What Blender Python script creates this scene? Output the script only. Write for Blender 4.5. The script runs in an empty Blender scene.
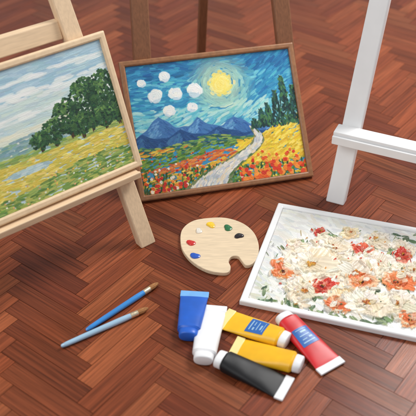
import bpy, bmesh, math, random
import numpy as np
from mathutils import Vector, Matrix
random.seed(7)
rng = np.random.default_rng(11)
C = bpy.context.scene.collection
PI = math.pi
R = math.radians

# ------------------------------------------------------------------ camera
PITCH, F, D = R(37), 800.0, 8.0
cp, sp = math.cos(PITCH), math.sin(PITCH)
cam = bpy.data.objects.new('camera', bpy.data.cameras.new('camera'))
C.objects.link(cam)
cam.location = (0, -D*cp, D*sp)
cam.rotation_euler = (PI/2-PITCH, 0, 0)
cam.data.sensor_width = 36
cam.data.lens = 36*F/416
cam.data.clip_end = 200
cam.data.dof.use_dof = True
cam.data.dof.focus_distance = 7.5
cam.data.dof.aperture_fstop = 0.95
bpy.context.scene.camera = cam

def at(px, py, z=0.0):
    """photo pixel -> world point on the level z"""
    u, v = px-208.0, 208.0-py
    t = (D*sp - z)/(F*sp - v*cp)
    return Vector((t*u, -D*cp + t*(F*cp + v*sp), z))

# ------------------------------------------------------------------ materials
def s2l(c):
    c = np.asarray(c, dtype=float)/255.0
    return np.where(c <= 0.04045, c/12.92, ((c+0.055)/1.055)**2.4)
def col4(c):
    l = s2l(c); return (float(l[0]), float(l[1]), float(l[2]), 1)

def base_mat(name, rough=0.5, coat=0.0, spec=0.5):
    m = bpy.data.materials.new(name); m.use_nodes = True
    b = m.node_tree.nodes['Principled BSDF']
    b.inputs['Roughness'].default_value = rough
    b.inputs['Coat Weight'].default_value = coat
    b.inputs['Coat Roughness'].default_value = 0.15
    b.inputs['Specular IOR Level'].default_value = spec
    return m, m.node_tree.nodes, m.node_tree.links, b

def mat(name, c, rough=0.45, coat=0.0, var=0.08, scale=9, bump=0.05, stretch=(1,1,1), spec=0.5, trans=0.0):
    m, n, l, b = base_mat(name, rough, coat, spec)
    b.inputs['Transmission Weight'].default_value = trans
    tc = n.new('ShaderNodeTexCoord'); mp = n.new('ShaderNodeMapping')
    mp.inputs['Scale'].default_value = stretch
    nz = n.new('ShaderNodeTexNoise'); nz.inputs['Scale'].default_value = scale; nz.inputs['Detail'].default_value = 5
    l.new(tc.outputs['Object'], mp.inputs['Vector']); l.new(mp.outputs['Vector'], nz.inputs['Vector'])
    rp = n.new('ShaderNodeValToRGB')
    c = np.array(c, float)
    rp.color_ramp.elements[0].position = 0.3; rp.color_ramp.elements[1].position = 0.7
    rp.color_ramp.elements[0].color = col4(np.clip(c*(1-var), 0, 255))
    rp.color_ramp.elements[1].color = col4(np.clip(c*(1+var), 0, 255))
    l.new(nz.outputs['Fac'], rp.inputs['Fac']); l.new(rp.outputs['Color'], b.inputs['Base Color'])
    bp = n.new('ShaderNodeBump'); bp.inputs['Strength'].default_value = bump; bp.inputs['Distance'].default_value = 0.02
    l.new(nz.outputs['Fac'], bp.inputs['Height']); l.new(bp.outputs['Normal'], b.inputs['Normal'])
    return m

def attr_mat(name, rough=0.5, coat=0.0):
    m, n, l, b = base_mat(name, rough, coat)
    a = n.new('ShaderNodeAttribute'); a.attribute_name = 'Col'
    l.new(a.outputs['Color'], b.inputs['Base Color'])
    tc = n.new('ShaderNodeTexCoord')
    nz = n.new('ShaderNodeTexNoise'); nz.inputs['Scale'].default_value = 90
    l.new(tc.outputs['Object'], nz.inputs['Vector'])
    bp = n.new('ShaderNodeBump'); bp.inputs['Strength'].default_value = 0.12; bp.inputs['Distance'].default_value = 0.01
    l.new(nz.outputs['Fac'], bp.inputs['Height']); l.new(bp.outputs['Normal'], b.inputs['Normal'])
    return m

M = {}
M['pale_x'] = mat('pale_wood_across', (224,195,160), 0.5, 0, 0.04, 3, 0.04, (2,22,22))
M['pale_z'] = mat('pale_wood_upright', (224,195,160), 0.5, 0, 0.04, 3, 0.04, (22,22,2))
M['pale_frame'] = mat('pale_frame_wood', (226,198,162), 0.5, 0, 0.03, 3, 0.04, (8,8,8))
M['brown_x'] = mat('brown_wood_across', (138,92,64), 0.5, 0, 0.08, 3, 0.06, (2,22,22))
M['brown_z'] = mat('brown_wood_upright', (138,92,64), 0.5, 0, 0.08, 3, 0.06, (22,22,2))
M['brown_frame'] = mat('brown_frame_wood', (148,102,68), 0.42, 0.1, 0.08, 4, 0.06, (6,6,6))
M['white'] = mat('white_paint', (242,242,242), 0.4, 0.1, 0.012, 6, 0.04)
M['backing'] = mat('backing_board', (120,90,62), 0.8, 0, 0.08)
M['canvas'] = attr_mat('oil_paint', 0.45, 0.1)
M['canvas_gloss'] = attr_mat('thick_oil_paint', 0.4, 0.12)
M['palette'] = mat('palette_wood', (226,203,170), 0.5, 0, 0.045, 4, 0.05, (2,16,4))
T_ = dict(rough=0.42, coat=0.08, scale=8)
M['tube_blue'] = mat('tube_blue', (30,94,196), var=.05, **T_)
M['tube_blue_light'] = mat('tube_light_blue', (118,176,232), var=.04, **T_)
M['tube_white'] = mat('tube_white', (237,237,239), var=.015, **T_)
M['tube_yellow'] = mat('tube_yellow', (248,190,34), var=.04, **T_)
M['tube_yellow_deep'] = mat('tube_deep_yellow', (244,184,30), var=.04, **T_)
M['tube_yellow_pale'] = mat('tube_pale_yellow', (244,222,150), var=.03, **T_)
M['tube_red'] = mat('tube_red', (208,28,36), var=.05, **T_)
M['tube_black'] = mat('tube_black', (18,18,21), var=.1, rough=.45, coat=0.0, spec=.32)
M['label_blue'] = mat('label_blue', (48,104,178), 0.4, 0.1, 0.05)
M['label_pale'] = mat('label_pale', (160,196,224), 0.4, 0.1, 0.03)
M['handle_blue'] = mat('handle_blue', (60,146,222), 0.15, 0.7, 0.05, trans=.15)
M['handle_pale'] = mat('handle_pale_blue', (186,224,250), 0.08, 0.8, 0.02, trans=.30)
m_, n_, l_, b_f = base_mat('ferrule_metal', .3)
b_f.inputs['Metallic'].default_value = .8; b_f.inputs['Base Color'].default_value = (.80,.68,.48,1)
M['ferrule'] = m_
M['bristle'] = mat('bristle', (164,112,64), 0.7, 0, 0.25, 6, 0.5, (2,40,40))

# ------------------------------------------------------------------ mesh helpers
class MB:
    def __init__(s): s.v, s.f = [], []
    def quadprism(s, lo, hi):
        b = len(s.v); s.v += [tuple(p) for p in lo]+[tuple(p) for p in hi]
        s.f += [(b+3,b+2,b+1,b),(b+4,b+5,b+6,b+7)]+[(b+i,b+(i+1)%4,b+4+(i+1)%4,b+4+i) for i in range(4)]
    def box(s, x0,x1,y0,y1,z0,z1):
        s.quadprism([(x0,y0,z0),(x1,y0,z0),(x1,y1,z0),(x0,y1,z0)], [(x0,y0,z1),(x1,y0,z1),(x1,y1,z1),(x0,y1,z1)])
    def bar(s, p0, p1, wx, wy, wx1=None, wy1=None):
        wx1 = wx1 or wx; wy1 = wy1 or wy
        q = lambda p,a,b: [(p[0]-a/2,p[1]-b/2,p[2]),(p[0]+a/2,p[1]-b/2,p[2]),(p[0]+a/2,p[1]+b/2,p[2]),(p[0]-a/2,p[1]+b/2,p[2])]
        s.quadprism(q(p0,wx,wy), q(p1,wx1,wy1))
    def rings(s, rings, caps=True):
        b = len(s.v); n = len(rings[0])
        for r in rings: s.v += [tuple(p) for p in r]
        for i in range(len(rings)-1):
            for j in range(n):
                k = (j+1) % n
                s.f.append((b+i*n+j, b+i*n+k, b+(i+1)*n+k, b+(i+1)*n+j))
        if caps:
            s.f.append(tuple(b+j for j in reversed(range(n))))
            e = b+(len(rings)-1)*n
            s.f.append(tuple(e+j for j in range(n)))
    def lathe_x(s, prof, zc=0, n=24, ridge=0, sq=1.0):
        rr = []
        for x, r in prof:
            rr.append([(x, (r*(1-ridge*(j%2)))*math.cos(2*PI*j/n), zc+sq*(r*(1-ridge*(j%2)))*math.sin(2*PI*j/n)) for j in range(n)])
        s.rings(rr)
    def build(s, name, m, parent=None, smooth=False, bevel=0.0):
        me = bpy.data.meshes.new(name); me.from_pydata(s.v, [], s.f)
        bm = bmesh.new(); bm.from_mesh(me)
        bmesh.ops.recalc_face_normals(bm, faces=bm.faces); bm.to_mesh(me); bm.free()
        me.materials.append(m)
        o = bpy.data.objects.new(name, me); C.objects.link(o)
        if parent: o.parent = parent
        if smooth:
            for p in me.polygons: p.use_smooth = True
            md = o.modifiers.new('edge', 'EDGE_SPLIT'); md.split_angle = R(45)
        if bevel:
            md = o.modifiers.new('bevel', 'BEVEL'); md.width = bevel; md.segments = 2; md.limit_method = 'ANGLE'
        return o

def thing(name, label, cat, loc, rot=(0,0,0), group=None):
    o = bpy.data.objects.new(name, None); C.objects.link(o)
    o.location = loc; o.rotation_euler = rot; o.empty_display_size = 0.1
    o['label'] = label; o['category'] = cat
    if group: o['group'] = group
    return o

# ------------------------------------------------------------------ floor: herringbone planks in one sheet
def build_floor():
    w, L = 0.17, 0.85
    rot = R(45+8)
    cr, sr = math.cos(rot), math.sin(rot)
    V, Fc, UV, COL = [], [], [], []
    cols = [(132,67,40),(124,61,36),(139,73,44),(115,55,33),(145,79,48),(128,64,38),(119,57,35),(135,69,42)]
    def plank(x0,y0,x1,y1,vert):
        g, g2, dz = 0.0021, 0.0004, 0.005
        cx, cy = (x0+x1)/2, (y0+y1)/2
        X, Y = cx*cr-cy*sr, cx*sr+cy*cr
        if not (-6.5 < X < 6.5 and -5 < Y < 11): return
        b = len(V)
        for (gg, z) in ((g,0.0),(g2,-dz)):
            for (x,y) in ((x0+gg,y0+gg),(x1-gg,y0+gg),(x1-gg,y1-gg),(x0+gg,y1-gg)):
                V.append((x*cr-y*sr, x*sr+y*cr, z))
        c = np.array(random.choice(cols), float)*random.uniform(0.95,1.05)*(0.92 if vert else 1.05)
        c = s2l(c); ou, ov = random.uniform(0,50), random.uniform(0,50)
        fs = [(0,1,2,3)]+[(4+i,4+(i+1)%4,(i+1)%4,i) for i in range(4)]
        for k, f in enumerate(fs):
            Fc.append(tuple(b+i for i in f))
            for i in f:
                x, y, z = V[b+i]
                lx, ly = x*cr+y*sr, -x*sr+y*cr
                u, v = ((ly-y0),(lx-x0)) if vert else ((lx-x0),(ly-y0))
                UV.append((u+ou, v+ov))
                cc = c if k == 0 else c*0.38
                COL.append((cc[0],cc[1],cc[2],1))
    for k in range(-105, 106):
        for m in range(-15, 16):
            ox, oy = k*w+m*L, k*w-m*L
            plank(ox, oy, ox+L, oy+w, False)
            plank(ox+L, oy+w-L, ox+L+w, oy+w, True)
    b = len(V)
    V += [(-8,-6,-0.0055),(8,-6,-0.0055),(8,13,-0.0055),(-8,13,-0.0055)]
    Fc.append((b,b+1,b+2,b+3))
    for i in range(4): UV.append((0,0)); COL.append((0.020,0.009,0.005,1))
    me = bpy.data.meshes.new('floor'); me.from_pydata(V, [], Fc)
    uvl = me.uv_layers.new(name='UVMap'); uvl.data.foreach_set('uv', np.array(UV, dtype=np.float32).ravel())
    ca = me.attributes.new('Col', 'FLOAT_COLOR', 'CORNER'); ca.data.foreach_set('color', np.array(COL, dtype=np.float32).ravel())
    m, n, l, bs = base_mat('varnished_parquet', 0.36, 0.0, 0.30)
    a = n.new('ShaderNodeAttribute'); a.attribute_name = 'Col'
    uv = n.new('ShaderNodeUVMap'); uv.uv_map = 'UVMap'
    def grain(sc, detail, lo, hi, p0=0.3, p1=0.7, dist=0.0):
        mp = n.new('ShaderNodeMapping'); mp.inputs['Scale'].default_value = sc
        nz = n.new('ShaderNodeTexNoise'); nz.inputs['Scale'].default_value = 1; nz.inputs['Detail'].default_value = detail
        nz.inputs['Distortion'].default_value = dist
        l.new(uv.outputs['UV'], mp.inputs['Vector']); l.new(mp.outputs['Vector'], nz.inputs['Vector'])
        mr = n.new('ShaderNodeMapRange'); mr.inputs['From Min'].default_value = p0; mr.inputs['From Max'].default_value = p1
        mr.inputs['To Min'].default_value = lo; mr.inputs['To Max'].default_value = hi
        l.new(nz.outputs['Fac'], mr.inputs['Value']); return mr.outputs['Result'], nz
    g1, n1 = grain((1.0, 42, 1), 5, 0.60, 1.32, dist=0.3)
    g2, n2 = grain((3, 170, 1), 3, 0.78, 1.16)
    g3, n3 = grain((1.8, 90, 1), 2, 0.5, 1.0, 0.30, 0.42)      # fine dark pores
    mu = n.new('ShaderNodeMath'); mu.operation = 'MULTIPLY'; l.new(g1, mu.inputs[0]); l.new(g2, mu.inputs[1])
    mu2 = n.new('ShaderNodeMath'); mu2.operation = 'MULTIPLY'; l.new(mu.outputs[0], mu2.inputs[0]); l.new(g3, mu2.inputs[1])
    vm = n.new('ShaderNodeVectorMath'); vm.operation = 'SCALE'
    l.new(a.outputs['Color'], vm.inputs[0]); l.new(mu2.outputs[0], vm.inputs['Scale'])
    l.new(vm.outputs['Vector'], bs.inputs['Base Color'])
    # uneven varnish
    tc = n.new('ShaderNodeTexCoord'); nr = n.new('ShaderNodeTexNoise'); nr.inputs['Scale'].default_value = 1.6; nr.inputs['Detail'].default_value = 6
    l.new(tc.outputs['Object'], nr.inputs['Vector'])
    mr = n.new('ShaderNodeMapRange'); mr.inputs['From Min'].default_value = .3; mr.inputs['From Max'].default_value = .7
    mr.inputs['To Min'].default_value = .25; mr.inputs['To Max'].default_value = .38
    l.new(nr.outputs['Fac'], mr.inputs['Value']); l.new(mr.outputs['Result'], bs.inputs['Roughness'])
    bp = n.new('ShaderNodeBump'); bp.inputs['Strength'].default_value = 0.10; bp.inputs['Distance'].default_value = 0.01
    l.new(n2.outputs['Fac'], bp.inputs['Height']); l.new(bp.outputs['Normal'], bs.inputs['Normal'])
    me.materials.append(m)
    o = bpy.data.objects.new('floor', me); C.objects.link(o)
    o['kind'] = 'structure'; o['label'] = 'reddish brown herringbone wood floor under everything'; o['category'] = 'floor'
build_floor()

# ------------------------------------------------------------------ painter (strokes -> coloured relief mesh)
class Canvas:
    def __init__(s, w, h, c):
        s.w, s.h = w, h
        s.img = np.ones((h,w,3))*np.array(c, float)
        s.hm = np.zeros((h,w))
    def stroke(s, x, y, L, W, ang, c, a=1.0, hg=0.5):
        r = int(max(L,W))+2
        x0, x1 = max(0,int(x)-r), min(s.w,int(x)+r+1)
        y0, y1 = max(0,int(y)-r), min(s.h,int(y)+r+1)
        if x1 <= x0 or y1 <= y0: return
        yy, xx = np.mgrid[y0:y1, x0:x1]
        dx, dy = xx-x, yy-y
        ca, sa = math.cos(ang), math.sin(ang)
        xl, yl = dx*ca+dy*sa, -dx*sa+dy*ca
        yl = yl + 0.15*W*np.sin(xl/L*2.5+x)
        m = np.clip(2.2*(1-(np.abs(xl)/L)**3-(yl/W)**2), 0, 1)*a
        br = 0.5*np.sin(yl*2.6+x*7)+0.5*np.sin(yl*1.3+y*3+xl*0.08)
        cc = np.array(c, float)[None,None,:]*(1+0.06*br[...,None])
        s.img[y0:y1,x0:x1] = s.img[y0:y1,x0:x1]*(1-m[...,None])+cc*m[...,None]
        s.hm[y0:y1,x0:x1] = s.hm[y0:y1,x0:x1]*(1-0.7*m)+m*hg*(0.75+0.35*br+0.3*(np.abs(yl)/W))
    def below(s, fn, tb, smax, c):
        """fill everything under the line fn(s) down to level tb"""
        ss = np.arange(s.w)/s.w; top = np.array([fn(v) for v in ss])*s.h
        yy = np.arange(s.h)[:,None]
        m = (np.clip(yy-top[None,:], 0, 1)*(yy < tb*s.h)*(ss[None,:] < smax))[...,None]
        s.img = s.img*(1-m)+np.array(c, float)*m
    def petal(s, x, y, L, W, ang, c0, c1, hg):
        """a rounded petal rooted at x,y: colour runs from c0 at the root to c1 at the rim, thick ragged rim"""
        r = int(L*1.15+W)+2
        x0, x1 = max(0,int(x)-r), min(s.w,int(x)+r+1)
        y0, y1 = max(0,int(y)-r), min(s.h,int(y)+r+1)
        if x1 <= x0 or y1 <= y0: return
        yy, xx = np.mgrid[y0:y1, x0:x1]
        dx, dy = xx-x, yy-y
        ca, sa = math.cos(ang), math.sin(ang)
        xl, yl = dx*ca+dy*sa, -dx*sa+dy*ca
        q = xl/L
        p1, p2 = rng.uniform(0,6,2)
        edge = 1+0.09*np.sin(yl/W*5+p1)+0.05*np.sin(yl/W*11+p2)
        hw = W*np.clip(np.sin(np.clip(q/edge,0,1)**0.95*PI*0.90+0.10), 0.02, 1)
        hw = np.where(q > .5, W*np.sqrt(np.clip(1-((q/edge-.5)/.5)**2,0.0004,1)), hw)
        d = np.maximum(np.abs(yl)/hw, 0)
        m = np.clip((1-d)*6, 0, 1)*np.clip((edge-q)*12, 0, 1)*np.clip(q*10, 0, 1)
        st = 0.5*np.sin(yl/W*9+p1+q*2)+0.5*np.sin(yl/W*17+p2)
        sh = np.clip(q,0,1)[...,None]**0.8
        cc = (np.array(c0,float)*(1-sh)+np.array(c1,float)*sh)*(1+0.05*st[...,None])
        s.img[y0:y1,x0:x1] = s.img[y0:y1,x0:x1]*(1-m[...,None])+cc*m[...,None]
        hh = hg*(0.30+0.70*np.clip(q,0,1)**2+0.36*st*np.clip(q,0,1)+0.30*np.clip(d,0,1)**2)
        s.hm[y0:y1,x0:x1] = s.hm[y0:y1,x0:x1]*(1-m)+m*(hh+0.25*s.hm[y0:y1,x0:x1])
def pick(cs, j=10):
    c = np.array(cs[rng.integers(len(cs))], float)
    return np.clip(c+rng.normal(0,j,3)*0.5+rng.normal(0,j*0.5), 3, 252)

def paint_country():
    W, H = 500, 390
    k = Canvas(W, H, (60,144,186)); U = rng.uniform
    sun = (0.55, 0.215)
    discs = [(0.22,0.11,.036),(0.15,0.25,.048),(0.27,0.25,.044),(0.39,0.24,.050),(0.08,0.14,.028),(0.22,0.38,.040),(0.36,0.37,.034)]
    for i in range(2000):
        s, t = U(0,1), U(0,.60)
        dx, dy = s-sun[0], (t-sun[1])*H/W
        d = math.hypot(dx,dy)
        a1 = 0.34*math.sin(s*5+t*4)-0.30
        ang = a1
        if d < .22:
            f = max(0,min(1,(.22-d)/.10)); a2 = math.atan2(dy,dx)+PI/2
            a2 = (a2+PI/2) % PI - PI/2
            ang = a1*(1-f)+a2*f
        c = pick([(46,138,186),(62,158,196),(34,116,170),(84,182,208),(50,146,190),(112,198,214)], 6)
        if t < .13: c = pick([(28,98,152),(38,124,174),(32,110,164),(56,150,190)], 6)
        if t > .36: c = pick([(120,198,214),(152,214,216),(92,184,204),(184,224,218)], 6)
        if d < .22:
            w_ = min(1,(.22-d)/.12)
            c = c*(1-w_*.66)+np.array((216,228,184))*w_*.66
        k.stroke(s*W, t*H, U(11,20), U(3.2,5.0), ang+U(-.15,.15), c, .85, U(.2,.45))
    for (s,t,r) in discs:
        for i in range(40):
            a, q = U(0,2*PI), math.sqrt(U(0,1))*r*.80
            lo = q*math.sin(a) > r*.4
            k.stroke((s+q*math.cos(a))*W, t*H+q*math.sin(a)*W*.92, r*W*.45, r*W*.24, a+PI/2+U(-.2,.2), pick([(206,224,232),(196,218,230)] if lo else [(236,240,238),(244,243,236),(228,236,236)],3), .85, .45)
    for i in range(150):
        q = .088-(.004+.084*(i/150)**.55); a = i*2.4
        k.stroke((sun[0]+q*math.cos(a))*W, sun[1]*H+q*math.sin(a)*W, 8, 4.8, a+PI/2+U(-.2,.2), pick([(246,230,140),(246,222,112),(240,230,160)] if q > .06 else [(252,236,140),(251,228,112)],4), .85, .45)
    r1 = lambda s: .575-.17*max(0,1-abs(s-.15)/.17)**1.2-.12*max(0,1-abs(s-.38)/.15)**1.2-.10*max(0,1-abs(s-.60)/.14)**1.2-.006*math.sin(s*70)
    r2 = lambda s: .615-.08*max(0,1-abs(s-.04)/.15)**1.1-.085*max(0,1-abs(s-.27)/.15)**1.1-.07*max(0,1-abs(s-.50)/.15)**1.1-.004*math.sin(s*55)
    for rr, base, A_, B_, N_ in ((r1, (66,120,178), [(50,98,160),(62,114,174)], [(88,144,194),(108,162,206)], 800), (r2, (34,80,136), [(28,68,122),(36,80,134)], [(54,104,156),(64,116,164)], 700)):
        k.below(rr, .67, .88, base)
        for i in range(N_):
            s = U(0,.87); t0 = rr(s); t = t0+.022+max(.0,(.655-t0))*U(0,1)
            slope = rr(s+.01)-rr(s-.01)
            left = slope < 0
            k.stroke(s*W, t*H, U(5,9), U(2.4,3.4), (-.75 if left else .75)+U(-.2,.2), pick(B_ if left else A_, 5), .8, U(.3,.5))
    for i in range(420):      # middle distance hills, blue green
        s = U(0,.9); t = .630+.025*math.sin(s*11)+U(0,.07)
        k.stroke(s*W, t*H, U(8,13), 2.8, .1, pick([(50,108,96),(86,140,84),(40,88,80),(128,164,82),(152,172,86)],7), 1, .5)
    for i in range(1700):     # fields
        s, t = U(0,1), .665+.34*U(0,1)**.8
        if s < .58:
            band = (t*10+s*2.2) % 3
            c = pick([(228,178,56),(238,198,78),(214,132,52)] if band < 1.4 else ([(100,142,56),(134,164,66),(68,112,50)] if band < 2.3 else [(204,96,52),(226,140,60)]), 8)
            ang = -.25
        else:
            c = pick([(232,196,54),(242,212,86),(212,172,46),(160,168,56)], 8); ang = .35
        if t > .84 and rng.random() < .5: c = pick([(56,98,44),(88,130,50),(40,78,40)], 8); ang = U(-1.6,-1.2)
        k.stroke(s*W, t*H, U(6,12), U(2.4,3.4), ang+U(-.2,.2), c, 1, U(.3,.7))
    for i in range(600):      # right hill, yellow, rising behind the path
        s = U(.60,1.0); top = .69-.17*max(0,(s-.66)/.34); t = top+(.86-top)*U(0,1)
        k.stroke(s*W, t*H, U(7,13), 3.2, -.45+U(-.2,.2), pick([(240,206,56),(246,220,98),(218,178,46),(232,190,64)],7), 1, .5)
    def pc(t):
        q = (t-.59)/.41
        return .70-.06*q-.24*q*q+.055*math.sin(q*6.0), .011+.125*q**1.3
    for i in range(1100):
        t = .59+.43*U(0,1)**.7; tt = min(t,1); c0, hw = pc(tt); o = U(-1,1)
        dc = (pc(min(tt+.01,1.01))[0]-pc(max(tt-.01,.59))[0])*W; ang = math.atan2(.02*H, dc)
        c = pick([(222,218,208),(200,204,206),(236,230,218),(178,186,194),(226,212,184)], 4)
        if abs(o) > .86: c = pick([(84,112,64),(126,134,96)], 7)
        k.stroke((c0+o*hw)*W, t*H, U(7,11), 2.8, ang, c, 1, .5)
    for (ts,tt,tw,n) in [(.72,.53,.028,50),(.77,.46,.034,80),(.815,.42,.034,90),(.87,.33,.038,130),(.925,.22,.042,190),(.985,.30,.044,150)]:
        for i in range(n):
            q = U(0,1); t = tt+(.59-tt)*q
            k.stroke((ts+U(-1,1)*tw*(.2+.8*q))*W, t*H, U(6,10), 2.8, PI/2+U(-.7,.7), pick([(26,60,56),(44,94,70),(22,50,52),(70,120,76),(36,84,86)],6), 1, .7)
    for i in range(240):      # flowers
        t = .70+.30*U(0,1)**.6; s = U(0,1); c0, hw = pc(t)
        if abs(s-c0) < hw+.02: continue
        if s > .6 and t < .78: continue
        r = 1.8+4.4*(t-.68)/.32
        right = s > .6
        if right: r = r*1.25+.6
        k.stroke(s*W, t*H, r*1.1, r, U(0,3), pick([(228,92,34),(238,128,44),(216,60,34),(242,150,60)] if right else [(210,48,32),(230,96,34),(240,136,44),(196,42,36),(244,228,206)],7), 1, 1.0)
    return k

def paint_meadow():      # plain meadow with a low wood of round trees and a pond under a pale hazy sky
    W, H = 480, 360
    k = Canvas(W, H, (186,208,212)); U = rng.uniform
    for i in range(1700):
        s, t = U(0,1), U(0,.6)
        q = t/.6
        c = pick([(166,198,212),(180,206,216),(158,190,208)] if q < .4 else ([(190,212,214),(204,220,214)] if q < .75 else [(220,226,210),(228,226,204)]), 4)
        k.stroke(s*W, t*H, U(16,30), U(4,6), U(-.05,.05), c, .85, U(.15,.4))
    for i in range(170):
        s, t = U(0,1), rng.choice([.10,.20,.24,.36])+U(-.02,.02)
        k.stroke(s*W, t*H, U(16,30), 4.5, U(-.04,.04), pick([(232,236,232),(224,232,228),(238,240,234)],3), .7, .4)
    hill = lambda s: .52+.02*math.sin(s*7+1)
    for i in range(600):
        s = U(0,1); t0 = hill(s); t = t0+(.64-t0)*U(0,1)
        k.stroke(s*W, t*H, U(9,14), 3.4, -.03, pick([(134,168,176),(150,180,180),(120,156,160),(140,174,150)],5), 1, .4)
    for i in range(1700):
        s, t = U(0,1), .62+.39*U(0,1)
        c = pick([(218,198,90),(208,188,78),(230,212,116),(194,186,84)], 6)
        if t > .86+.04*math.sin(s*6): c = pick([(120,152,76),(150,172,90),(96,132,66),(176,182,94)], 6)
        elif t < .67: c = pick([(150,172,92),(168,184,100),(130,160,84)], 6)
        k.stroke(s*W, t*H, U(9,15), 3.2, U(-.15,.15), c, 1, U(.3,.7))
    for i in range(130):       # pond
        a, q = U(0,2*PI), math.sqrt(U(0,1))
        k.stroke((.42+.11*q*math.cos(a))*W, (.75+.022*q*math.sin(a))*H, 12, 3, 0, pick([(178,204,206),(194,214,212),(160,190,196)],4), 1, .3)
    for (ts,tc,rx,ry,n) in [(.52,.57,.05,.07,120),(.60,.54,.06,.10,190),(.93,.40,.10,.20,560),(.70,.47,.075,.15,330),(.82,.42,.085,.21,500),(.76,.56,.06,.09,190),(.90,.56,.07,.09,220),(.98,.56,.05,.09,160)]:
        for i in range(26): k.stroke((ts+U(-1,1)*.008)*W, (tc+ry*U(.5,1.05))*H, 7, 2.2, PI/2, pick([(86,66,48),(64,50,38)],4), 1, .5)
        for i in range(n):
            a, q = U(0,2*PI), math.sqrt(U(0,1))
            x, y = ts+q*rx*(1+.08*math.sin(a*6))*math.cos(a), tc+q*ry*(1+.08*math.sin(a*5+1))*math.sin(a)*.9
            lit = math.sin(a) < -.1 and math.cos(a) < .5
            c = pick([(78,118,66),(104,142,78),(60,100,60)] if lit and rng.random() < .6 else [(40,76,52),(52,90,56),(32,62,46),(62,100,60)], 5)
            k.stroke(x*W, y*H, U(4,7), 3.2, U(0,PI), c, 1, .7)
    for i in range(60):
        s, t = U(0,1), U(.82,1)
        k.stroke(s*W, t*H, 3, 2.6, 0, pick([(236,230,200),(232,190,80),(214,170,110)],6), 1, .8)
    return k

# ------------------------------------------------------------------ framed painting
def grid_canvas(name, k, w, h, relief, m, parent, z0, ox=0.0, oy=0.0):
    nx, ny = k.w, k.h
    hm = k.hm
    xs = np.linspace(-w/2, w/2, nx)+ox; ys = np.linspace(h, 0, ny)+oy
    X, Y = np.meshgrid(xs, ys)
    co = np.stack([X, Y, z0+relief*hm], -1).reshape(-1,3).astype(np.float32)
    i = np.arange((ny-1)*(nx-1)); r, c = i//(nx-1), i % (nx-1)
    a = r*nx+c
    q = np.stack([a+nx, a+nx+1, a+1, a], -1).astype(np.int32)
    me = bpy.data.meshes.new(name)
    me.vertices.add(nx*ny); me.vertices.foreach_set('co', co.ravel())
    me.loops.add(q.size); me.loops.foreach_set('vertex_index', q.ravel())
    me.polygons.add(len(q)); me.polygons.foreach_set('loop_start', np.arange(0,q.size,4,dtype=np.int32))
    me.polygons.foreach_set('use_smooth', np.ones(len(q), dtype=bool))
    me.update(calc_edges=True); me.validate()
    ca = me.attributes.new('Col', 'FLOAT_COLOR', 'POINT')
    lin = s2l(np.clip(k.img,0,255)).reshape(-1,3)
    ca.data.foreach_set('color', np.concatenate([lin, np.ones((len(lin),1))], 1).astype(np.float32).ravel())
    me.materials.append(m)
    o = bpy.data.objects.new(name, me); C.objects.link(o); o.parent = parent
    return o

def frame_part(w, h, prof, m, parent):
    b = MB(); n = len(prof)
    corners = [(-1,0),(1,0),(1,1),(-1,1)]
    for (sx, sy) in corners:
        for (ins, z) in prof:
            b.v.append((sx*(w/2-ins), (ins if sy == 0 else h-ins), z))
    for i in range(4):
        j = (i+1) % 4
        for q in range(n):
            q2 = (q+1) % n
            b.f.append((i*n+q, j*n+q, j*n+q2, i*n+q2))
    return b.build('frame', m, parent, bevel=0.006)

def framed(label, loc, rot, w, h, T, fw, m, k, relief, cm):
    t = thing('framed_painting', label, 'painting', loc, rot, 'framed paintings')
    frame_part(w, h, [(0,0),(fw+.02,0),(fw+.02,T*.45),(fw,T*.5),(fw,T*.85),(fw*.75,T),(fw*.2,T),(0,T*.85)], m, t)
    b = MB(); b.box(-w/2+fw+.021, w/2-fw-.021, fw+.021, h-fw-.021, .004, T*.40); b.build('backing_board', M['backing'], t)
    grid_canvas('canvas', k, w-2*fw-.004, h-2*fw-.004, relief, cm, t, T*.56, 0, fw+.002)
    return t

# ------------------------------------------------------------------ easels
def easel(label, loc, phi, mx, mz, hw=0.80, conv=0.06, tl=0.364, zl=0.66, top=3.1, bar_z=2.05, back=1.5, lt=.075, ldp=.13, lip=.022, lw=.165, bx=0.0, ext=.035):
    t = thing('easel', label, 'easel', loc, (0,0,phi), 'miniature easels')
    ld = 0.10
    for s in (-1,1):
        b = MB(); b.bar((s*hw,0,0), (s*(hw-conv*top), tl*top, top), lw, ld); b.build('leg', mz, t, bevel=.012)
    b = MB(); b.bar((bx, tl*top+back-.9, 0), (bx, tl*top+.10, top-.1), .10, .08); b.build('back_leg', mz, t, bevel=.01)
    xb = hw-conv*bar_z-lw/2+.001
    b = MB(); y = tl*bar_z
    b.quadprism([(-xb,y-.035,bar_z-.075),(xb,y-.035,bar_z-.075),(xb,y+.03,bar_z-.075),(-xb,y+.03,bar_z-.075)],
                [(-xb,y+.02,bar_z+.075),(xb,y+.02,bar_z+.075),(xb,y+.085,bar_z+.075),(-xb,y+.085,bar_z+.075)])
    b.build('crossbar', mx, t, bevel=.01)
    xl = hw-conv*zl+lw/2+ext
    yf = tl*zl-ld/2-.004
    b = MB(); b.box(-xl, xl, yf-ldp, yf, zl-lt, zl); b.build('ledge', mx, t, bevel=.01)
    b = MB(); b.box(-xl, xl, yf-ldp-.031, yf-ldp-.001, zl-lt-.002, zl+lip); b.build('ledge_lip', mx, t, bevel=.008)
    return t, yf, zl

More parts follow.
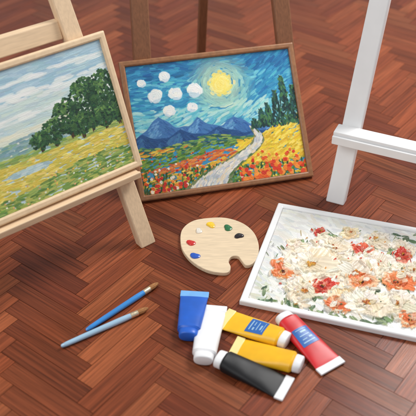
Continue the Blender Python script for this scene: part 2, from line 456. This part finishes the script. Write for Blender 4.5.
# pale easel on the left with its picture
phi1, tl1 = R(39), math.tan(R(23))
fr = at(146, 243)
ax = Vector((math.cos(phi1), math.sin(phi1), 0)); ay = Vector((-math.sin(phi1), math.cos(phi1), 0))
base1 = fr - ax*0.84
e1, yf1, zl1 = easel('pale wooden easel holding a landscape at the left edge', base1, phi1, M['pale_x'], M['pale_z'], hw=.84, tl=tl1, zl=.70, bar_z=1.93, lt=.05, ldp=.085, lip=.012)
p1 = base1 + ax*0.085 + ay*(yf1-.004) + Vector((0,0,zl1+.003))
framed('pale wood framed landscape of green trees and yellow field on pale easel', p1, (PI/2-R(23),0,phi1), 1.80, 1.25, .055, .06, M['pale_frame'], paint_meadow(), .004, M['canvas'])

# brown framed picture leaning on the brown easel
phi2, th2 = R(14.2), R(39.0)
ax2 = Vector((math.cos(phi2), math.sin(phi2), 0)); ay2 = Vector((-math.sin(phi2), math.cos(phi2), 0))
p2 = (at(140,202)+at(312,177))/2
framed('brown framed landscape with yellow sun and winding path leaning on brown easel', p2, (PI/2-th2,0,phi2), 1.85, 1.43, .055, .058, M['brown_frame'], paint_country(), .004, M['canvas'])
base2 = p2 + ay2*(1.43*math.sin(th2)-.364*1.43*math.cos(th2)+.05+.006) + ax2*0.10
easel('brown wooden easel standing behind the sunny landscape', base2, phi2, M['brown_x'], M['brown_z'], hw=.835, bar_z=2.6, bx=.16, ext=-.075, lw=.18)

# white easel
phi3 = R(-25)
ax3 = Vector((math.cos(phi3), math.sin(phi3), 0))
base3 = at(336,201) + ax3*0.80
easel('white painted easel with empty ledge at the right edge', base3, phi3, M['white'], M['white'], conv=.012, zl=.76, bar_z=2.6, lt=.12, ldp=.17, lip=-.035, lw=.188)

# ------------------------------------------------------------------ flower picture flat on floor
phi4 = R(-17.1); W4 = 1.95
ex = Vector((math.cos(phi4), math.sin(phi4), 0)); ey = Vector((-math.sin(phi4), math.cos(phi4), 0))
Bk = at(280,207); Fl = at(237,304.5)
H4 = (Bk-Fl).length
mid = (Bk+Fl)/2
p4 = mid + ex*(W4/2) - ey*(H4/2)
fw4 = .062
def paint_flowers():
    W, H = 640, 490
    k = Canvas(W, H, (230,229,225)); U = rng.uniform
    def loc(px,py):
        P = at(px,py,.03)-p4
        s = (P.dot(ex)+W4/2-fw4)/(W4-2*fw4); t = 1-(P.dot(ey)-fw4)/(H4-2*fw4)
        return s*W, t*H
    for i in range(1500):
        x, y = U(0,W), U(0,H)
        c = pick([(231,231,227),(222,222,219),(236,235,230),(212,215,215),(227,224,212)], 3)
        if y > .7*H and rng.random() < .3: c = pick([(206,206,186),(194,202,184),(214,209,194)], 4)
        k.stroke(x, y, U(16,30), U(6,9), U(-.6,.6)+.5, c, .9, U(.1,.3))
    def leaf(px,py,n=6,sp=24,cs=((90,116,78),(126,146,98),(68,94,66),(158,168,120),(110,132,86))):
        x, y = loc(px,py)
        for i in range(n):
            a = U(0,2*PI); L = U(22,42); c = np.array(pick(cs,7))
            k.petal(x+U(-sp,sp), y+U(-sp,sp), L, L*U(.16,.28), a, c*.8, c*1.08, U(.4,.8))
    for q in [(266,296),(290,303),(307,313),(345,322),(350,262),(338,236),(384,250),(384,321),(302,248),(402,300),(310,300),(290,254),(328,319),(405,238),(366,324),(330,276),(380,286)]: leaf(*q)
    for i in range(60):
        x, y = loc(U(264,412), U(230,322))
        k.stroke(x, y, U(10,26), U(1.4,2.4), U(.6,2.6), pick([(120,134,90),(90,114,74),(160,164,126),(176,154,110)],7), .9, .4)
    WHITE_RIM = [(242,234,218),(247,241,229),(236,225,204),(243,230,204)]
    def flower(px, py, r, kind):
        x, y = loc(px,py)
        P = {'white': (((206,182,144),(218,198,168),(200,186,162)), WHITE_RIM, ((218,134,48),(232,172,70),(180,96,40))),
             'cream': (((212,174,120),(220,192,146)), ((242,228,194),(246,236,210),(236,214,172)), ((206,114,50),(170,86,40))),
             'orange': (((186,78,42),(212,104,58)), ((240,150,86),(246,180,126),(234,124,62),(248,212,172),(246,228,200)), ((70,40,34),(110,56,36),(232,180,70))),
             'red': (((154,34,28),(178,46,34)), ((224,78,52),(234,112,76),(214,58,42),(242,168,138)), ((60,30,28),(232,172,60)))}[kind]
        sq = U(.70,.95); tilt = U(0,PI); off = r*.16; oa = U(0,2*PI)
        for ring, (n, f, hg) in enumerate([(7,1.0,.9),(5,.74,1.25),(4,.44,1.5)]):
            a0 = U(0,2*PI)
            for p in range(n):
                a = a0+p*2*PI/n+U(-.4,.4); L = r*f*U(.66,1.22)*(1-(1-sq)*abs(math.sin(a-tilt)))
                k.petal(x+off*ring*.5*math.cos(oa)+U(-.1,.1)*r, y+off*ring*.5*math.sin(oa)+U(-.1,.1)*r, L, L*U(.40,.70), a, pick(P[0],6), pick(P[1],4), hg)
        for i in range(8):      # loose thick dabs breaking the rim
            a = U(0,2*PI); q = r*U(.7,1.08)
            k.stroke(x+q*math.cos(a), y+q*math.sin(a)*sq, r*U(.18,.3), r*U(.05,.09), a+PI/2+U(-.6,.6), pick(P[1] if i % 2 else WHITE_RIM,5), 1, 1.4)
        for i in range(12):
            a, q = U(0,2*PI), U(0,.13)*r
            k.stroke(x+off*math.cos(oa)+q*math.cos(a), y+off*math.sin(oa)+q*math.sin(a), r*.065, r*.045, a, pick(P[2],8), 1, 1.4)
    for f in [(349,234,34,'cream'),(377,241,52,'white'),(403,249,58,'white'),(320,233,28,'red'),(331,247,74,'white'),(299,249,48,'white'),
              (403,257,36,'red'),(363,252,42,'red'),(378,266,84,'white'),(409,272,60,'white'),(284,272,56,'orange'),(352,274,84,'white'),(303,290,66,'white'),
              (361,283,50,'orange'),(397,282,54,'orange'),(314,263,98,'white'),(323,289,46,'red'),(346,299,66,'cream'),(401,306,72,'white'),(337,306,44,'orange'),(371,303,84,'white'),
              (411,321,38,'orange')]:
        flower(*f)
    for i in range(40):     # stray cream petals over the bunch
        x, y = loc(U(280,410), U(240,315)); L = U(16,32)
        k.petal(x, y, L, L*U(.3,.5), U(0,2*PI), pick([(222,204,172),(230,212,184)],5), pick(WHITE_RIM,4), 1.4)
    for i in range(60):
        x, y = loc(U(270,412), U(230,320))
        k.stroke(x, y, U(3,7), U(1.8,3.2), U(0,3), pick([(220,96,64),(236,232,222),(230,166,90),(96,116,78)],7), 1, 1.2)
    return k
framed('white framed painting of white and orange flowers lying flat on floor', p4+Vector((0,0,.001)), (0,0,phi4), W4, H4, .055, fw4, M['white'], paint_flowers(), .019, M['canvas_gloss'])

# ------------------------------------------------------------------ palette
pc0 = at(220,246)
def smooth_loop(pts, n=8):
    out = []; N = len(pts)
    for i in range(N):
        p0,p1,p2_,p3 = pts[i-1],pts[i],pts[(i+1)%N],pts[(i+2)%N]
        for j in range(n):
            t = j/n
            out.append(tuple(0.5*((2*p1[a])+(-p0[a]+p2_[a])*t+(2*p0[a]-5*p1[a]+4*p2_[a]-p3[a])*t*t+(-p0[a]+3*p1[a]-3*p2_[a]+p3[a])*t**3) for a in (0,1)))
    return out
pal = thing('artist_palette', 'pale wooden kidney shaped paint palette with small colour dabs', 'palette', pc0)
outline = [(181,241),(183,230),(193,222),(209,219),(226,219),(242,224),(253,233),(258,245),(257,257),(252,264),(246,265.5),(242,261),(238,256.5),(231,257),(228,262),(230,268),(226,273),(209,271),(194,263),(184,252)]
cu = bpy.data.curves.new('board', 'CURVE'); cu.dimensions = '2D'; cu.fill_mode = 'BOTH'; cu.extrude = .014; cu.bevel_depth = .006; cu.bevel_resolution = 2
def add_spline(pts):
    sp_ = cu.splines.new('POLY'); sp_.points.add(len(pts)-1); sp_.use_cyclic_u = True
    for p, q in zip(sp_.points, pts): p.co = (q[0], q[1], 0, 1)
loop = [tuple((at(x,y,.03)-pc0)[:2]) for x, y in outline]
add_spline(smooth_loop(loop))
tmp = bpy.data.objects.new('tmp', cu); C.objects.link(tmp)
dg = bpy.context.evaluated_depsgraph_get()
me = bpy.data.meshes.new_from_object(tmp.evaluated_get(dg)); bpy.data.objects.remove(tmp)
me.name = 'board'; me.materials.clear(); me.materials.append(M['palette'])
bo = bpy.data.objects.new('board', me); C.objects.link(bo); bo.parent = pal; bo.location = (0,0,.021)
for (px,py,c,lab,r) in [(191,243,(196,44,40),'red paint dab',.04),(195,256,(40,90,190),'blue paint dab',.042),(199,231,(236,228,214),'white paint dab',.036),(211,225,(240,196,50),'yellow paint dab',.042),(228,228,(40,110,66),'green paint dab',.042),(239,236,(40,30,34),'black paint dab',.04)]:
    P = at(px,py,.042)-pc0; b = MB(); n = 16
    ph = [random.uniform(0,6) for _ in range(3)]
    rad = lambda a: r*(1+.18*math.sin(2*a+ph[0])+.1*math.sin(3*a+ph[1]))
    b.rings([[(P.x+rad(2*PI*j/n)*q*math.cos(2*PI*j/n), P.y+rad(2*PI*j/n)*q*math.sin(2*PI*j/n), .0405+h) for j in range(n)] for q, h in ((1,0),(.95,.009),(.7,.015),(.4,.013),(.15,.018))])
    o = b.build('paint_dab', mat(lab.replace(' ','_'), c, .25, .4, .06), pal, smooth=True); o['label'] = lab

# ------------------------------------------------------------------ paint tubes
def tube(label, tail, cap, bm_, crimp_m, cap_m, lab=None):
    a, b_ = at(*tail, .05), at(*cap, .05)
    c = (a+b_)/2; d = b_-a
    L = d.length
    t = thing('paint_tube', label, 'paint tube', (c.x,c.y,0), (0,0,math.atan2(d.y,d.x)), 'small paint tubes')
    x0, x1 = -L/2+.065, L/2-.080
    hs = .060
    def sec(f):
        return .121-.025*f, .0075+.0525*f**.8, .018+(hs-.018)*f**.9, x0+(x1-x0)*f
    def surf(f, ang, off=0):
        w, h, zc, x = sec(f); w += off; h += off
        cy, sy = math.cos(ang), math.sin(ang); e = 2/2.6
        # slightly dented, hand squeezed skin
        dent = 1+.035*math.sin(f*9+ang*2+c.x*7)+.02*math.sin(f*17-ang*3)
        return (x, w*math.copysign(abs(cy)**e, cy), max(zc+h*dent*math.copysign(abs(sy)**e, sy), .001))
    b = MB(); n = 36
    b.rings([[surf(f, 2*PI*j/n) for j in range(n)] for f in [0,.03,.08,.15,.22,.3,.4,.5,.6,.7,.8,.88,.95,1]])
    b.build('tube_body', bm_, t, smooth=True)
    b = MB(); b.box(-L/2, x0+.008, -.124, .124, .009, .0275)
    b.build('crimped_end', crimp_m, t, bevel=.005)
    def rs(x, ky, kz):
        pts = []
        for j in range(n):
            cy, sy = math.cos(2*PI*j/n), math.sin(2*PI*j/n); e = 2/2.5
            pts.append((x, .096*ky*math.copysign(abs(cy)**e, cy), hs+.060*kz*math.copysign(abs(sy)**e, sy)))
        return pts
    b = MB(); b.rings([rs(x1-.002,.985,.985), rs(x1+.008,.93,.93), rs(x1+.016,.78,.8), rs(x1+.03,.6,.7)]); b.build('shoulder', bm_, t, smooth=True)
    b = MB(); b.rings([rs(x1+.018,.80,.86), rs(x1+.022,.84,.90), rs(x1+.069,.81,.87), rs(x1+.077,.76,.82), rs(x1+.080,.68,.72)]); b.build('cap', cap_m, t, smooth=True)
    if lab:
        def patch(f0,f1,a0,a1,off):
            p = MB(); nf, na = 12, 12
            for i in range(nf+1):
                for j in range(na+1): p.v.append(surf(f0+(f1-f0)*i/nf, a0+(a1-a0)*j/na, off))
            for i in range(nf):
                for j in range(na):
                    q = i*(na+1)+j; p.f.append((q,q+1,q+na+2,q+na+1))
            return p
        lp = patch(.40,.74,R(50),R(130),.0025).build('label', M['label_blue'], t, smooth=True)
        for (f0,f1,a0,a1) in [(.45,.47,66,114),(.51,.525,72,90),(.51,.54,96,112),(.58,.595,70,108),(.64,.67,84,104),(.695,.705,66,114)]:
            patch(f0,f1,R(a0),R(a1),.004).build('label_mark', M['label_pale'], lp, smooth=True)
    return t
tube('royal blue paint tube, farthest left of the tubes', (195,289), (188,338), M['tube_blue'], M['tube_blue_light'], M['tube_blue'])
tube('all white paint tube beside the blue tube', (213,303), (203,362), M['tube_white'], M['tube_white'], M['tube_white'])
tube('yellow paint tube with blue printed label, beside the red tube', (222,315), (288,342), M['tube_yellow'], M['tube_yellow_pale'], M['tube_white'], True)
tube('red paint tube with blue printed label', (334,366), (282,317), M['tube_red'], M['tube_white'], M['tube_white'], True)
tube('plain yellow paint tube lying just behind the black tube', (232,344), (302,366), M['tube_yellow_deep'], M['tube_yellow_pale'], M['tube_white'])
tube('black paint tube with white cap nearest the viewer', (289,387), (217,359), M['tube_black'], M['tube_white'], M['tube_white'])

# ------------------------------------------------------------------ brushes
def brush(label, tip, end, hm_):
    a, b_ = at(*end,.03), at(*tip,.03); c = (a+b_)/2; d = b_-a; L = d.length
    t = thing('paintbrush', label, 'paintbrush', (c.x,c.y,0), (0,0,math.atan2(d.y,d.x)), 'small paintbrushes')
    z = .0265; x0 = -L/2; fx = L/2-.155
    b = MB(); b.lathe_x([(x0,.008),(x0+.008,.015),(x0+.05,.020),(x0+.2,.023),(x0+.5,.0255),(fx-.08,.0255),(fx,.023)], z, 20); b.build('handle', hm_, t, smooth=True)
    b = MB(); b.lathe_x([(fx-.015,.0238),(fx,.0253),(fx+.008,.0238),(fx+.016,.0253),(fx+.024,.0238),(fx+.055,.0245)], z, 20); b.build('ferrule', M['ferrule'], t, smooth=True)
    b = MB(); b.lathe_x([(fx+.050,.021),(fx+.070,.0245),(fx+.10,.0245),(fx+.132,.019),(L/2,.009)], z+.002, 20, .08); b.build('bristles', M['bristle'], t, smooth=True)
brush('bright blue handled paintbrush with brown bristles, farther of the pair', (158,283), (86,330), M['handle_blue'])
brush('pale blue handled paintbrush with brown bristles, nearer of the pair', (148,308), (61,346), M['handle_pale'])

# ------------------------------------------------------------------ light
wd = bpy.data.worlds.new('World'); bpy.context.scene.world = wd; wd.use_nodes = True
bg = wd.node_tree.nodes['Background']; bg.inputs['Color'].default_value = (.95,.97,1,1); bg.inputs['Strength'].default_value = .40
def area(name, loc, tgt, size, e, c):
    ld = bpy.data.lights.new(name, 'AREA'); ld.size = size; ld.energy = e; ld.color = c
    o = bpy.data.objects.new(name, ld); C.objects.link(o); o.location = loc
    o.rotation_euler = (Vector(tgt)-Vector(loc)).to_track_quat('-Z','Y').to_euler()
area('window_light', (5.2,3.4,7.6), (0,0,0), 3.4, 900, (1,.99,.975))
area('fill_light', (-5,-4,7), (0,.5,0), 5.5, 340, (1,.99,.975))  # soft fill added from front left, not a lamp of the room
vs = bpy.context.scene.view_settings
vs.view_transform = 'Standard'; vs.look = 'None'; vs.exposure = 0
